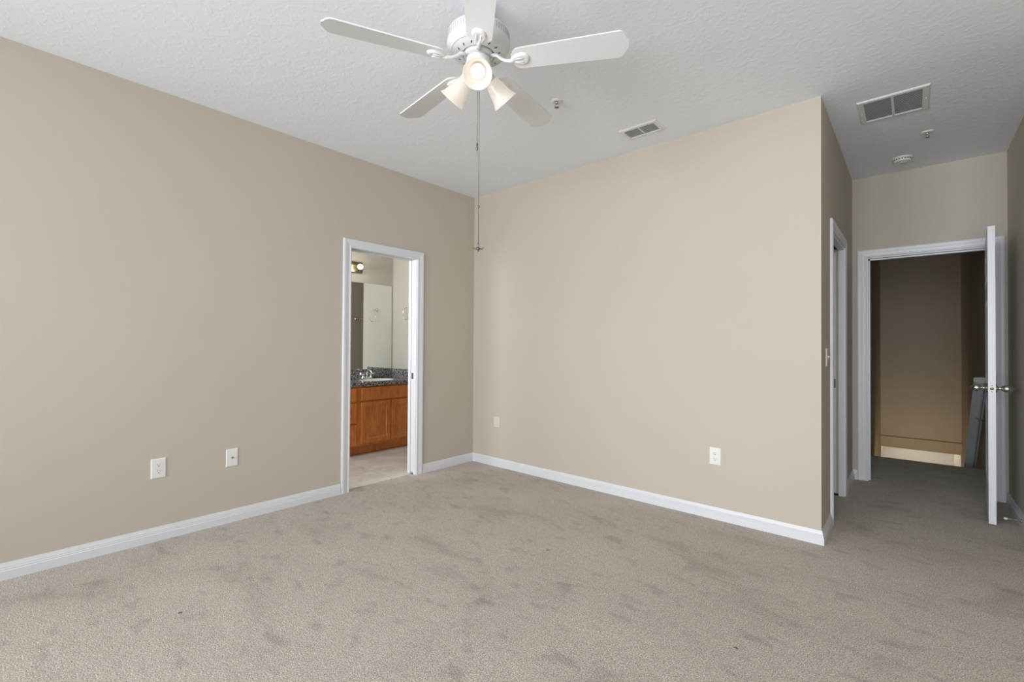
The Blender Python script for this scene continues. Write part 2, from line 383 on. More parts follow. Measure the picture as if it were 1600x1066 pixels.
# bathroom pocket doorway: frame
e = empty('trim_2', (XL, (D1[0]+D1[1])/2, 0), label='white cased frame of the bathroom pocket doorway', cat='door frame', kind='structure')
def rel(e, mb, name, mat):
    mb.v = [tuple(Vector(p)-e.location) for p in mb.v]; return mb.build(name, mat, e)
rel(e, casing((XL, 0, 0), (0, 1, 0), (1, 0, 0), D1[0]-RV+.012, D1[1]+RV-.012, D1[2]-.012), 'casing', M['trim'])
rel(e, casing((XBO, 0, 0), (0, 1, 0), (-1, 0, 0), D1[0]-RV+.012, D1[1]+RV-.012, D1[2]-.012), 'casing', M['trim'])
mb = MB()
mb.box(XBO, XL+.001, D1[0]-.004, D1[0]+.012, 0, D1[2]-.012)
mb.box(XBO, XBO+.034, D1[0]-.004, D1[1]+.004, D1[2]-.012, D1[2]+.004); mb.box(XL-.034, XL+.001, D1[0]-.004, D1[1]+.004, D1[2]-.012, D1[2]+.004)
mb.box(XBO, XBO+.036, D1[1]-.012, D1[1]+.004, 0, D1[2]-.012); mb.box(XL-.030, XL+.001, D1[1]-.012, D1[1]+.004, 0, D1[2]-.012)
rel(e, mb, 'jamb', M['trim'])
mb = MB(); mb.box(XBO+.034, XL-.034, D1[0], D1[1]+.02, D1[2]+.004, D1[2]+.006); mb.box(XBO+.03, XL-.03, D1[1]+.02, D1[1]+.022, 0, D1[2])  # black sheets paint the shade deep in the pocket slot
mb.box(XL-.058, XL-.030, D1[1]-.012, D1[1]-.004, 0, .006)
rel(e, mb, 'pocket_track_and_shade', M['dark'])
e = empty('door_1', (XL-.055, D1[1], 0), label='white pocket door slid into the wall beside the bathroom doorway', cat='door', kind='structure')
mb = MB(); mb.bevbox(-.0215, .0175, -.008, .018, .02, D1[2]-.01, .002); mb.build('door_panel', M['trim'], e)
mb = MB(); mb.bevbox(-.013, .013, -.0105, -.007, .880, .937, .001); mb.build('latch_plate', M['darkmetal'], e)

# closet pocket doorway
e = empty('trim_3', (XH, (D2[0]+D2[1])/2, 0), label='white cased frame of the closet pocket doorway', cat='door frame', kind='structure')
rel(e, casing((XH, 0, 0), (0, 1, 0), (1, 0, 0), D2[0], D2[1], D2[2]), 'casing', M['trim'])
mb = MB()
mb.box(XH-T, XH+.001, D2[0]-.001, D2[0]+.016, 0, D2[2]-.016)
mb.box(XH-.036, XH+.001, D2[1]-.014, D2[1]+.001, 0, D2[2]-.016); mb.box(XH-T, XH-.084, D2[1]-.014, D2[1]+.001, 0, D2[2]-.016)
mb.box(XH-T, XH-.084, D2[0]-.001, D2[1]+.001, D2[2]-.016, D2[2]+.001); mb.box(XH-.036, XH+.001, D2[0]-.001, D2[1]+.001, D2[2]-.016, D2[2]+.001)
rel(e, mb, 'jamb', M['trim'])
mb = MB(); mb.box(XH-.084, XH-.036, D2[0], D2[1]+.001, D2[2]-.001, D2[2]+.004); mb.box(XH-.084, XH-.036, D2[1]+.001, D2[1]+.004, 0, D2[2])  # black linings stand in for shade inside the closet pocket
mb.box(XH-.084, XH-.036, D2[1]-.016, D2[1]-.001, 0, .012)
rel(e, mb, 'pocket_track_and_shade', M['dark'])
e = empty('door_2', (XH-.063, D2[1], 0), label='white pocket door edge showing inside the closet doorway', cat='door', kind='structure')
mb = MB(); mb.bevbox(-.019, .0100, -.010, -.001, .02, D2[2]-.03, .0015); mb.build('door_panel', M['trim'], e)
mb = MB(); mb.bevbox(-.0155, .0092, -.0125, -.0095, .868, .940, .001); mb.build('latch_plate', M['darkmetal'], e)

# hall doorway
e = empty('trim_4', ((D3[0]+D3[1])/2, YH, 0), label='white cased frame of the hall doorway at the passage end', cat='door frame', kind='structure')
rel(e, casing((0, YH, 0), (1, 0, 0), (0, -1, 0), D3[0], D3[1], D3[2]-.005), 'casing', M['trim'])
rel(e, casing((0, YH+T, 0), (1, 0, 0), (0, 1, 0), D3[0], D3[1], D3[2]-.005), 'casing', M['trim'])
mb = MB()
j0, j1, jt = D3[0]+.008, D3[1]-.008, D3[2]-.014
mb.box(D3[0]-.001, j0, YH-.001, YH+T+.001, 0, jt); mb.box(j1, D3[1]+.001, YH-.001, YH+T+.001, 0, jt); mb.box(D3[0]-.001, D3[1]+.001, YH-.001, YH+T+.001, jt, D3[2]+.001)
mb.box(j0, j0+.012, YH+.045, YH+.08, 0, jt); mb.box(j1-.012, j1, YH+.045, YH+.08, 0, jt); mb.box(j0, j1, YH+.045, YH+.08, jt-.012, jt)
rel(e, mb, 'jamb', M['trim'])
mb = MB(); mb.bevbox(j0-.001, j0+.002, YH+.006, YH+.034, .90, .965, .0008); rel(e, mb, 'strike_plate', M['darkmetal'])

# open hall door leaf, hinged on the right jamb
DT, DW, DH = .036, .760, 2.010
HX, HY = .462, 5.224
ang = math.atan2(.4135-HX, 4.4665-HY)        # direction of the leaf
dl = Vector((.4135-HX, 4.4665-HY, 0)).normalized()
e = empty('door_3', (HX, HY, 0), label='white six panel door standing open toward the room, seen edge on', cat='door', kind='structure')
e.rotation_euler = (0, 0, math.atan2(dl.y, dl.x))   # local +x runs from hinge to latch edge; local -y is the stair side
# local +y points to world right (+x); the leaf spans y -DT..0
def panel_face(mb, y, out):
    st = .115; mid = .10; cols = ((st, DW/2-mid/2), (DW/2+mid/2, DW-st)); rows = ((.24, .80), (.93, 1.55), (1.67, 1.90))
    xs = [0, cols[0][0], cols[0][1], cols[1][0], cols[1][1], DW]; zs = [.015, rows[0][0], rows[0][1], rows[1][0], rows[1][1], rows[2][0], rows[2][1], DH+.015]
    for i in range(5):
        for j in range(7):
            x0, x1, z0, z1 = xs[i], xs[i+1], zs[j], zs[j+1]
            if i in (1, 3) and j in (1, 3, 5):
                rings = [(0, 0), (.006, -.004), (.020, -.005), (.026, -.005), (.046, -.0005)]
                vs = []
                for ins, dep in rings:
                    vs += [(x0+ins, y+out*dep, z0+ins), (x1-ins, y+out*dep, z0+ins), (x1-ins, y+out*dep, z1-ins), (x0+ins, y+out*dep, z1-ins)]
                fs = [(4*r+q, 4*r+(q+1) % 4, 4*r+4+(q+1) % 4, 4*r+4+q) for r in range(4) for q in range(4)]+[(16, 17, 18, 19)]
                mb.add(vs, fs)
            else: mb.add([(x0, y, z0), (x1, y, z0), (x1, y, z1), (x0, y, z1)], [(0, 1, 2, 3)])
mb = MB(); 
panel_face(mb, 0, 1); panel_face(mb, -DT, -1)
z0, z1 = .015, DH+.015
for x in (0, DW): mb.add([(x, 0, z0), (x, -DT, z0), (x, -DT, z1), (x, 0, z1)], [(0, 1, 2, 3)])
for z in (z0, z1): mb.add([(0, 0, z), (DW, 0, z), (DW, -DT, z), (0, -DT, z)], [(0, 1, 2, 3)])
mb.build('door_leaf', M['trim'], e)
KX, KZ = DW-.064, .925
for sgn, y0 in ((1, 0), (-1, -DT)):
    Mk = Matrix.Translation((KX, y0, KZ)) @ Matrix.Rotation(-sgn*PI/2, 4, 'X')
    kb = MB()
    kb.lathe([(.001, .0), (.032, .0), (.032, .003), (.027, .007), (.014, .010), (.0105, .014), (.0105, .026), (.013, .029), (.0195, .036), (.0235, .045), (.0245, .054), (.0235, .064), (.0195, .073), (.013, .080), (.008, .084), (.004, .090), (.0005, .092)], 28, Mk, False, False)
    ko = kb.build('door_knob', M['nickel'], e)
    if sgn == 1: ko['label'] = 'egg-shaped brushed nickel knob'
mb = MB(); mb.bevbox(DW-.0005, DW+.0012, -DT/2-.0125, -DT/2+.0125, KZ-.029, KZ+.029, .0006, 1); lp = mb.build('latch_plate', M['plastic'], e)
mb = MB(); mb.lathe([(.001, 0), (.009, 0), (.009, .003), (.001, .003)], 18, Matrix.Translation((DW+.001, -DT/2, KZ)) @ Matrix.Rotation(PI/2, 4, 'Y'), True, True)
for dz in (-.021, .021): mb.lathe([(.001, 0), (.0035, 0), (.0035, .001), (.001, .001)], 12, Matrix.Translation((DW+.001, -DT/2, KZ+dz)) @ Matrix.Rotation(PI/2, 4, 'Y'), True, True)
mb.build('latch_bolt', M['darkmetal'], lp)
for hz in (.25, 1.02, 1.80):
    mb = MB(); mb.lathe([(.0055, -.045), (.0055, .045)], 12, Matrix.Translation((-.002, -.004, hz)) @ Matrix.Rotation(0, 4, 'Z')); mb.bevbox(-.0016, .0002, -DT+.003, -.004, hz-.044, hz+.044, .0004, 1)
    mb.build('hinge', M['nickel'], e)

# ------------------------------------------------------------------ wall plates
def plate_base(mb, w_, h_, t=.0065):
    # local: x across, y out of wall (-y is outward), z up
    prof = [(0, 0), (0, .003), (.003, t-.001), (.006, t)]
    vs = []
    for ins, d in prof: vs += [(-w_/2+ins, -d, -h_/2+ins), (w_/2-ins, -d, -h_/2+ins), (w_/2-ins, -d, h_/2-ins), (-w_/2+ins, -d, h_/2-ins)]
    fs = [(4*r+q, 4*r+(q+1) % 4, 4*r+4+(q+1) % 4, 4*r+4+q) for r in range(3) for q in range(4)]+[(12, 13, 14, 15), (0, 1, 2, 3)]
    mb.add(vs, fs); return mb
def outlet(loc, rz, label, mat='plastic', w_=.076, h_=.120):
    e = empty('wall_outlet', loc, rz, label=label, cat='outlet', group='duplex outlets low on the walls')
    plate_base(MB(), w_, h_).build('cover_plate', M[mat], e)
    for sg in (1, -1):
        mb = MB(); zc = sg*.0195
        poly = [(.0168*math.cos(a), .0145*math.sin(a)) for a in [2*PI*k/28 for k in range(28)]]
        mb.prism([(max(-.0165, min(.0165, a)), max(-.0125, min(.0125, b_))) for a, b_ in poly], lambda a, b_, t: (a, -t, zc+b_), .0064, .0085)
        r = mb.build('receptacle', M[mat], e)
        mb = MB()
        mb.box(-.0075, -.0053, -.0089, -.0084, zc+.000, zc+.0085); mb.box(.0050, .0068, -.0089, -.0084, zc+.001, zc+.0078)
        mb.lathe([(.001, 0), (.0029, 0), (.0029, .0005), (.001, .0005)], 14, Matrix.Translation((0, -.0084, zc-.0065)) @ Matrix.Rotation(PI/2, 4, 'X'))
        mb.build('slot', M['slot'], r)
    mb = MB(); mb.lathe([(.001, 0), (.0032, 0), (.0028, .001), (.001, .0012)], 12, Matrix.Translation((0, -.0064, 0)) @ Matrix.Rotation(PI/2, 4, 'X')); mb.build('screw', M[mat], e)
    return e
outlet((XL, .702, .437), PI/2, 'white duplex outlet low on the left wall, nearest the left edge')
outlet((-1.044, YB, .434), 0, 'white duplex outlet low on the wall facing the camera')
# coax plate
e = empty('cable_jack_plate', (XL, 1.103, .431), PI/2, label='white wall plate with one dark round cable jack on the left wall', cat='wall plate')
plate_base(MB(), .072, .118).build('cover_plate', M['plastic'], e)
mb = MB(); mb.lathe([(.001, 0), (.0065, 0), (.0065, .002), (.0048, .003), (.0048, .008), (.001, .008)], 16, Matrix.Translation((0, -.006, 0)) @ Matrix.Rotation(PI/2, 4, 'X')); mb.build('cable_jack', M['darkmetal'], e)
for z in (.042, -.042):
    mb = MB(); mb.lathe([(.001, 0), (.003, 0), (.0026, .001), (.001, .0012)], 12, Matrix.Translation((0, -.0062, z)) @ Matrix.Rotation(PI/2, 4, 'X'))
    mb.build('screw', M['plastic'], e)
# small painted-over plate near the corner
e = empty('blank_wall_plate', (-3.127, YB, .436), 0, label='small cream wall plate near the room corner, almost wall coloured', cat='wall plate')
plate_base(MB(), .076, .106, .006).build('cover_plate', M['cream'], e)
mb = MB(); mb.bevbox(-.0165, .0165, -.0085, -.0055, -.033, .033, .001); mb.build('insert', M['cream'], e)
# light switch on the passage wall
e = empty('light_switch', (XH, 3.60, 1.133), PI/2, label='painted double light switch plate on the shaded passage wall', cat='light switch')
plate_base(MB(), .115, .118).build('cover_plate', M['cream'], e)
for x in (-.023, .023):
    mb = MB(); mb.bevbox(x-.0055, x+.0055, -.0075, -.006, -.012, .012, .0005)
    mb.prism([(-.004, -.006), (-.004, .006), (.004, .009), (.004, .003)], lambda a, b_, t: (x+t, -.0065-a-.002, b_), -.0045, .0045); mb.build('toggle', M['cream'], e)

# ------------------------------------------------------------------ ceiling vents, detector, sprinklers
def vent(name, x0, x1, y0, y1, bx, by, nsl, tilt, label, mid=.014):
    cx, cy = (x0+x1)/2, (y0+y1)/2
    e = empty(name, (cx, cy, H), label=label, cat='air vent')
    w_, l_ = (x1-x0)/2, (y1-y0)/2
    f = MB()
    t = .009
    # frame with bevelled outer lip: four mitred sides
    def ring(i0x, i0y, z0, i1x, i1y, z1):
        vs = []
        for ix, iy, z in ((i0x, i0y, z0), (i1x, i1y, z1)):
            vs += [(-w_+ix, -l_+iy, z), (w_-ix, -l_+iy, z), (w_-ix, l_-iy, z), (-w_+ix, l_-iy, z)]
        f.add(vs, [(q, (q+1) % 4, 4+(q+1) % 4, 4+q) for q in range(4)])
    ring(0, 0, 0, 0, 0, -.004); ring(0, 0, -.004, .007, .007, -t); ring(.007, .007, -t, bx, by, -t); ring(bx, by, -t, bx, by, 0)
    f.box(-mid/2, mid/2, -l_+by, l_-by, -t, -.0005)
    f.build('vent_frame', M['ventwhite'], e)
    for x in (-w_+bx/2, w_-bx/2):
        s3 = MB(); s3.lathe([(.001, -.0025), (.0045, -.0015), (.0045, 0), (.001, 0)], 12, Matrix.Translation((x, 0, -t))); s3.build('screw', M['plastic'], e)
    bk = MB(); bk.box(-w_+bx, w_-bx, -l_+by, l_-by, -.0018, -.0005); bk.build('vent_throat', M['slot'], e)
    for a, b_ in ((-w_+bx, -mid/2), (mid/2, w_-bx)):
        lv = MB(); n = nsl; span = 2*(l_-by)/n
        for k in range(n):
            yc = -l_+by+span*(k+.5); dy = span*.62*math.cos(tilt); dz = .0035
            q = .0006
            lv.add([(a, yc-dy, -.0075), (b_, yc-dy, -.0075), (b_, yc+dy, -.0022), (a, yc+dy, -.0022), (a, yc-dy, -.0075+q*2), (b_, yc-dy, -.0075+q*2), (b_, yc+dy, -.0022+q), (a, yc+dy, -.0022+q)],
                   [(0, 1, 2, 3), (4, 5, 6, 7), (0, 1, 5, 4), (2, 3, 7, 6), (0, 3, 7, 4), (1, 2, 6, 5)])
        lv.build('louvers', M['gray'], e)
    return e
vent('return_air_grille', -.271, .077, 3.602, 3.957, .034, .03, 22, .3, 'large square two-bay return air grille on the ceiling above the passage')
vent('supply_air_register', -1.595, -1.318, 2.974, 3.150, .028, .026, 6, .3, 'small two-bay supply air register on the ceiling by the back wall', .008)
e = empty('smoke_detector', (-.067, 4.883, H), label='round white smoke detector on the passage ceiling', cat='smoke detector')
mb = MB(); mb.lathe([(.001, 0), (.068, 0), (.068, -.008), (.060, -.011), (.001, -.011)], 40); mb.build('base', M['plastic'], e)
mb = MB(); mb.lathe([(.058, -.010), (.058, -.026), (.052, -.034), (.040, -.038), (.038, -.036), (.026, -.036), (.024, -.039), (.001, -.040)], 40, None, False, False); mb.build('cover', M['plastic'], e)
mb = MB()
for k in range(20):
    a = 2*PI*k/20; mb.add([((.0585)*math.cos(a+d)*1.0, .0585*math.sin(a+d), z) for d, z in ((-.09, -.014), (.09, -.014), (.09, -.023), (-.09, -.023))], [(0, 1, 2, 3)])
mb.build('sensor_slots', M['slot'], e)
def sprinkler(x, y, label):
    e = empty('fire_sprinkler', (x, y, H), label=label, cat='sprinkler', group='ceiling sprinkler heads')
    mb = MB(); mb.lathe([(.036, 0), (.036, -.002), (.030, -.007), (.020, -.009), (.012, -.006), (.001, -.006)], 28, None, True, False); mb.build('escutcheon', M['ventwhite'], e)
    mb = MB(); mb.lathe([(.009, -.005), (.009, -.016), (.006, -.018)], 12)
    for sg in (-1, 1): mb.tube([(sg*.008, 0, -.014), (sg*.012, 0, -.024), (sg*.008, 0, -.034), (0, 0, -.040)], .0018, 6)
    mb.lathe([(.001, -.018), (.0028, -.018), (.0028, -.038), (.001, -.038)], 8); mb.build('sprinkler_body', M['nickel'], e)
    mb = MB()
    mb.lathe([(.001, -.040), (.010, -.040), (.010, -.0412), (.001, -.0412)], 16)
    for k in range(10):
        a = 2*PI*k/10; d = Vector((math.cos(a), math.sin(a), 0)); p = Vector((-d.y, d.x, 0))
        o_ = Vector((0, 0, -.040)); mb.add([o_+d*.009+p*.0018, o_+d*.015+p*.0024, o_+d*.015-p*.0024, o_+d*.009-p*.0018, o_+d*.009+p*.0018-Up*.001, o_+d*.015+p*.0024-Up*.001, o_+d*.015-p*.0024-Up*.001, o_+d*.009-p*.0018-Up*.001],
            [(0, 1, 2, 3), (4, 5, 6, 7), (0, 1, 5, 4), (1, 2, 6, 5), (2, 3, 7, 6)])
    mb.build('deflector', M['darkmetal'], e)
    return e
sprinkler(-1.692, 2.352, 'fire sprinkler head on the ceiling beside a fan blade')
sprinkler(.076, 4.403, 'fire sprinkler head on the passage ceiling near the smoke detector')

# ------------------------------------------------------------------ ceiling fan
FX, FY, BZ = -1.4826, 1.4550, 2.473
e = fan = empty('ceiling_fan', (FX, FY, H), label='white five-blade ceiling fan with three lit glass shades', cat='ceiling fan')
zc = lambda z: z-H
mb = MB(); mb.lathe([(.062, 0), (.062, -.012), (.054, -.036), (.034, -.058), (.020, -.064), (.001, -.064)], 36, None, True, False); mb.build('canopy', M['fanwhite'], fan)
mb = MB(); mb.lathe([(.0135, -.055), (.0135, zc(2.617))], 20); mb.build('downrod', M['fanwhite'], fan)
mb = MB()
hp = [(.001, 2.622), (.045, 2.620), (.060, 2.612), (.120, 2.612), (.134, 2.606), (.1405, 2.596), (.1405, 2.560), (.1425, 2.556), (.1425, 2.549), (.139, 2.541), (.133, 2.532), (.123, 2.524), (.1215, 2.522), (.1205, 2.5235), (.119, 2.5225), (.100, 2.5145), (.078, 2.509), (.072, 2.510), (.072, 2.522), (.001, 2.522)]
mb.lathe([(r, zc(z)) for r, z in hp], 72, None, False, False); mh = mb.build('motor_housing', M['fanwhite'], fan)
mb = MB()
for k in range(60):      # vertical vent slots round the band
    a = 2*PI*k/60; d = Vector((math.cos(a), math.sin(a), 0)); p = Vector((-d.y, d.x, 0)); R_ = .1410
    mb.add([d*R_+p*s1*.0026+Up*zc(z) for s1, z in ((-1, 2.565), (1, 2.565), (1, 2.592), (-1, 2.592))], [(0, 1, 2, 3)])
mb.build('band_slots', M['gray'], mh)
for k in range(15):      # dark slots in the bottom plate
    mb = MB()
    a = 2*PI*(k+.35)/15; d = Vector((math.cos(a), math.sin(a), 0)); p = Vector((-d.y, d.x, 0))
    q = []
    for rr_, ww in ((-.0062, .0012), (-.004, .0025), (.004, .0025), (.0062, .0012)): q.append((rr_, ww))
    pts = [(rr_, ww) for rr_, ww in q]+[(rr_, -ww) for rr_, ww in reversed(q)]
    # slots run slantwise between radial and tangential
    ca, sa = math.cos(.5), math.sin(.5)
    mb.add([d*(.0955+x*ca-y*sa)+p*(x*sa+y*ca)+Up*(zc(2.5127)+(x*ca-y*sa)*.40-.0006) for x, y in pts], [list(range(8))])
    mb.build('cooling_slot', M['dark'], mh)
mb = MB(); mb.lathe([(.067, zc(2.519)), (.067, zc(2.505)), (.060, zc(2.500)), (.001, zc(2.500))], 40, None, True, False); mb.build('flywheel', M['fanwhite'], fan)
# light kit
mb = MB(); mb.lathe([(r, zc(z)) for r, z in [(.001, 2.500), (.030, 2.500), (.040, 2.494), (.0545, 2.492), (.0555, 2.488), (.0555, 2.446), (.052, 2.438), (.046, 2.434), (.044, 2.424), (.047, 2.420), (.047, 2.405), (.040, 2.395), (.022, 2.388), (.010, 2.382), (.006, 2.376), (.001, 2.375)]], 40, None, False, False)
fit = mb.build('light_kit', M['fanwhite'], fan)
# blades
N = 5
def blade_outline():
    L0, L1 = .152, .662; w0, w1 = .056, .0675
    pts = []
    for k in range(9):      # rounded root
        a = PI/2+PI*k/8; pts.append((L0+.042+.042*math.cos(a), (w0-.001)*math.sin(a) if abs(math.sin(a)) > 1e-6 else 0))
    pts.append((L1-.045, -w1)); pts.append((L1-.038, -w1+.001))
    for k in range(5): 
        a = k/4; pts.append((L1-.030+.022*math.sin(a*PI/2)*.9, -w1+.004+a*(.036)))
    for x, y in ((L1-.002, -.020), (L1, 0), (L1-.002, .020)): pts.append((x, y))
    for k in range(4, -1, -1):
        a = k/4; pts.append((L1-.030+.022*math.sin(a*PI/2)*.9, w1-.004-a*(.036)))
    pts.append((L1-.038, w1-.001)); pts.append((L1-.045, w1))
    return pts
def build_blade():
    mb = MB(); pitch = -math.radians(12)
    ca, sa = math.cos(pitch), math.sin(pitch)
    mb.prism(blade_outline(), lambda a, b_, t: (a, b_*ca-t*sa, b_*sa+t*ca), -.003, .003)
    bl = mb.build('fan_blade', M['fanwhite'], fan); bl.location = (0, 0, zc(BZ))
    # bracket (blade iron): neck and spoon shaped plate under the blade
    mb = MB()
    mb.tube([(.060, 0, .030), (.085, 0, .026), (.105, 0, .008), (.125, 0, -.004), (.150, 0, -.008), (.170, 0, -.009)], [.009, .008, .007, .0075, .009, .006], 10)
    T_ = Matrix(((1, 0, 0, 0), (0, ca, -sa, 0), (0, sa, ca, 0), (0, 0, 0, 1)))
    n = 28; rings = []
    for sc, z in ((1.0, -.003), (1.0, -.0075), (.86, -.0125), (.62, -.0145), (.40, -.011), (.2, -.0095)):
        rg = []
        for k in range(n):
            a = 2*PI*k/n; x = .043*math.cos(a); y = .030*math.sin(a)*(1+.25*math.cos(a))
            rg.append(T_ @ Vector((.193+x*sc, y*sc, z)))
        rings.append(rg)
    vs = [q for r in rings for q in r]; fs = [(i*n+k, i*n+(k+1) % n, (i+1)*n+(k+1) % n, (i+1)*n+k) for i in range(len(rings)-1) for k in range(n)]+[list(range(5*n, 6*n))]
    mb.add(vs, fs, True)
    for s1 in (-1, 1): mb.tube([T_ @ Vector((.160, s1*.004, -.010)), T_ @ Vector((.185, s1*.010, -.0135)), T_ @ Vector((.212, s1*.010, -.0135))], .0035, 8)
    mb.build('blade_bracket', M['fanwhite'], bl)
    return bl
b0 = build_blade()
PH0 = 1.748713
for k in range(N):
    o = b0 if k == 0 else copy_tree(b0, fan)
    o.rotation_euler = (0, 0, PH0+k*2*PI/5)
# shades
SR, SZ = .145, 2.339
def build_shade():
    sh = bpy.data.objects.new('shade_holder', None)
    # arm and socket cup, then shade pointing out and down along local axis
    ax = Vector((math.sin(math.radians(47)), 0, -math.cos(math.radians(47))))
    open_c = Vector((SR, 0, zc(SZ))); L = .112
    neck = open_c-ax*L
    Mx = Matrix.Translation(neck) @ ax.to_track_quat('Z', 'Y').to_matrix().to_4x4()
    mb = MB(); mb.tube([(.035, 0, zc(2.425)), (.045, 0, zc(2.432)), tuple(neck-ax*.012)], [.008, .009, .012], 12)
    mb.lathe([(.001, -.014), (.018, -.012), (.024, -.004), (.0255, .010), (.0255, .018), (.020, .020), (.001, .020)], 24, Mx, False, False)
    cup = mb.build('lamp_socket', M['fanwhite'], fan)
    mb = MB(); prof = [(.024, .004), (.029, .012), (.035, .024), (.0395, .040), (.043, .056), (.046, .072), (.051, .089), (.0575, .104), (.0625, .112)]
    inner = [(r-.0028, z) for r, z in reversed(prof)]
    mb.lathe(prof+[(.0618, .1132)]+inner, 40, Mx, False, False)
    s_o = mb.build('lamp_shade', M['shade'], fan)
    mb = MB(); mb.lathe([(.001, .012), (.013, .014), (.014, .024), (.020, .038), (.0275, .050), (.0300, .062), (.0275, .076), (.019, .087), (.008, .0915), (.0005, .092)], 28, Mx, False, False)
    b_o = mb.build('light_bulb', M['bulb'], s_o); b_o['label'] = 'glowing white bulb'
    return [cup, s_o], Mx @ Vector((0, 0, .062))
objs, bp = build_shade()
SH0 = math.radians(-46.1)
for k in range(3):
    a = SH0+k*2*PI/3
    for o in objs:
        q = o if k == 0 else copy_tree(o, fan)
        q.rotation_euler = (0, 0, a)
    l = bpy.data.lights.new('fan_bulb_light', 'POINT'); l.energy = .3; l.color = (1, .92, .80); l.shadow_soft_size = .03
    lo = bpy.data.objects.new('fan_bulb_light', l); COL.objects.link(lo)
    p = Matrix.Rotation(a, 3, 'Z') @ (bp+Vector((.075, 0, -.07)).normalized()*.17); lo.location = (FX+p.x, FY+p.y, H+p.z)
# pull chains
def chain(dx, dy, z0, z1, fob):
    mb = MB(); mb.tube([(dx*.7, dy*.7, zc(z0)), (dx, dy, zc(z0-.02)), (dx, dy, zc(z1))], .0016, 6)
    k = 0
    c_o = mb.build('pull_chain', M['chain'], fan)
    if fob == 'bell':
        f = MB(); f.lathe([(.0005, zc(z1)+.012), (.0045, zc(z1)+.009), (.0050, zc(z1)+.002), (.003, zc(z1)-.003), (.0052, zc(z1)-.008), (.0058, zc(z1)-.016), (.0035, zc(z1)-.022), (.0012, zc(z1)-.024), (.0012, zc(z1)-.050), (.0005, zc(z1)-.052)], 14, Matrix.Translation((dx, dy, 0)), False, False)
        f.build('chain_connector', M['darkmetal'], c_o)
    else:
        f = MB(); f.sphere((dx, dy, zc(1.822)), .0052, 12, 8, 1.5); f.build('chain_connector', M['darkmetal'], c_o)
        f = MB(); zf = zc(z1); Mt = Matrix.Translation((dx, dy, 0))
        f.lathe([(.0005, zf+.022), (.004, zf+.018), (.0045, zf+.004), (.0025, zf-.001), (.0075, zf-.003), (.0085, zf-.008), (.0075, zf-.013), (.0005, zf-.014)], 14, Mt, False, False)
        for k in range(5):
            a = 2*PI*k/5+.3; d = Vector((math.cos(a), math.sin(a), 0)); p = Vector((-d.y, d.x, 0)); o_ = Vector((dx, dy, zf-.006))
            f.add([o_+d*.006+p*.0022, o_+d*.027+p*.0042, o_+d*.030, o_+d*.027-p*.0042, o_+d*.006-p*.0022]+[o_+d*.006+p*.0022-Up*.0016, o_+d*.027+p*.0042-Up*.0016, o_+d*.030-Up*.0016, o_+d*.027-p*.0042-Up*.0016, o_+d*.006-p*.0022-Up*.0016],
                  [(0, 1, 2, 3, 4), (5, 6, 7, 8, 9), (0, 1, 6, 5), (1, 2, 7, 6), (2, 3, 8, 7), (3, 4, 9, 8)])
        f.sphere((dx, dy, zf-.017), .0045, 12, 8)
        fo = f.build('chain_fob', M['darkmetal'], c_o); fo['label'] = 'small fan-shaped pull fob'
chain(Rg.x*-.0042, Rg.y*-.0042, 2.385, 2.10, 'bell')
chain(Rg.x*.0048, Rg.y*.0048, 2.385, 1.640, 'fan')

# ------------------------------------------------------------------ bathroom vanity
XF = -4.524
e = van = empty('vanity_cabinet', (XF, 2.72, 0), label='orange maple bathroom vanity cabinet seen through the doorway', cat='cabinet')
OX, OY = XF, 2.72
def L(mb): mb.v = [(x-OX, y-OY, z) for x, y, z in mb.v]; return mb
V0, V1 = 1.95, YW-.002
mb = MB(); mb.box(XW+.002, XF, V0, V1, .095, .60); mb.box(XF-.02, XF, V0, V1, .60, .745); mb.box(XW+.002, XF-.02, V0, V0+.02, .60, .745); mb.box(XW+.002, XF-.068, V0+.002, V1, 0, .095)
L(mb).build('body', M['wood'], van)
mb = MB(); mb.box(XF-.068, XF-.062, V0+.002, V1, 0, .095); L(mb).build('toe_kick', M['wood'], van)
def slab(name, y0, y1, z0, z1, raised=False):
    mb = MB(); t = .019
    if not raised: mb.bevbox(XF+.0005, XF+t, y0, y1, z0, z1, .006, 3)
    else:
        rings = [(0, 0), (0, .014), (.005, t), (.050, t), (.056, .0125), (.064, .0105)]
        vs = []
        for ins, d in rings: vs += [(XF+.0005+d, y0+ins, z0+ins), (XF+.0005+d, y1-ins, z0+ins), (XF+.0005+d, y1-ins, z1-ins), (XF+.0005+d, y0+ins, z1-ins)]
        fs = [(4*r+q, 4*r+(q+1) % 4, 4*r+4+(q+1) % 4, 4*r+4+q) for r in range(len(rings)-1) for q in range(4)]+[(20, 21, 22, 23), (0, 1, 2, 3)]
        mb.add(vs, fs)
    L(mb).build(name, M['wood'], van)
slab('drawer', 2.19, 2.632, .582, .728); slab('drawer', 2.19, 2.632, .352, .566); slab('drawer', 2.19, 2.632, .112, .336)
slab('false_drawer_front', 2.688, V1-.006, .587, .730)
slab('door', 2.688, 3.060, .118, .570, True); slab('door', 3.072, V1-.006, .118, .570, True)
e = ct = empty('countertop', (XF, 2.72, .745), label='speckled grey granite countertop with backsplash on the vanity', cat='countertop')
def Lc(mb): mb.v = [(x-OX, y-OY, z-.745) for x, y, z in mb.v]; return mb
SX, SY, SA, SB = -4.775, 3.045, .165, .205
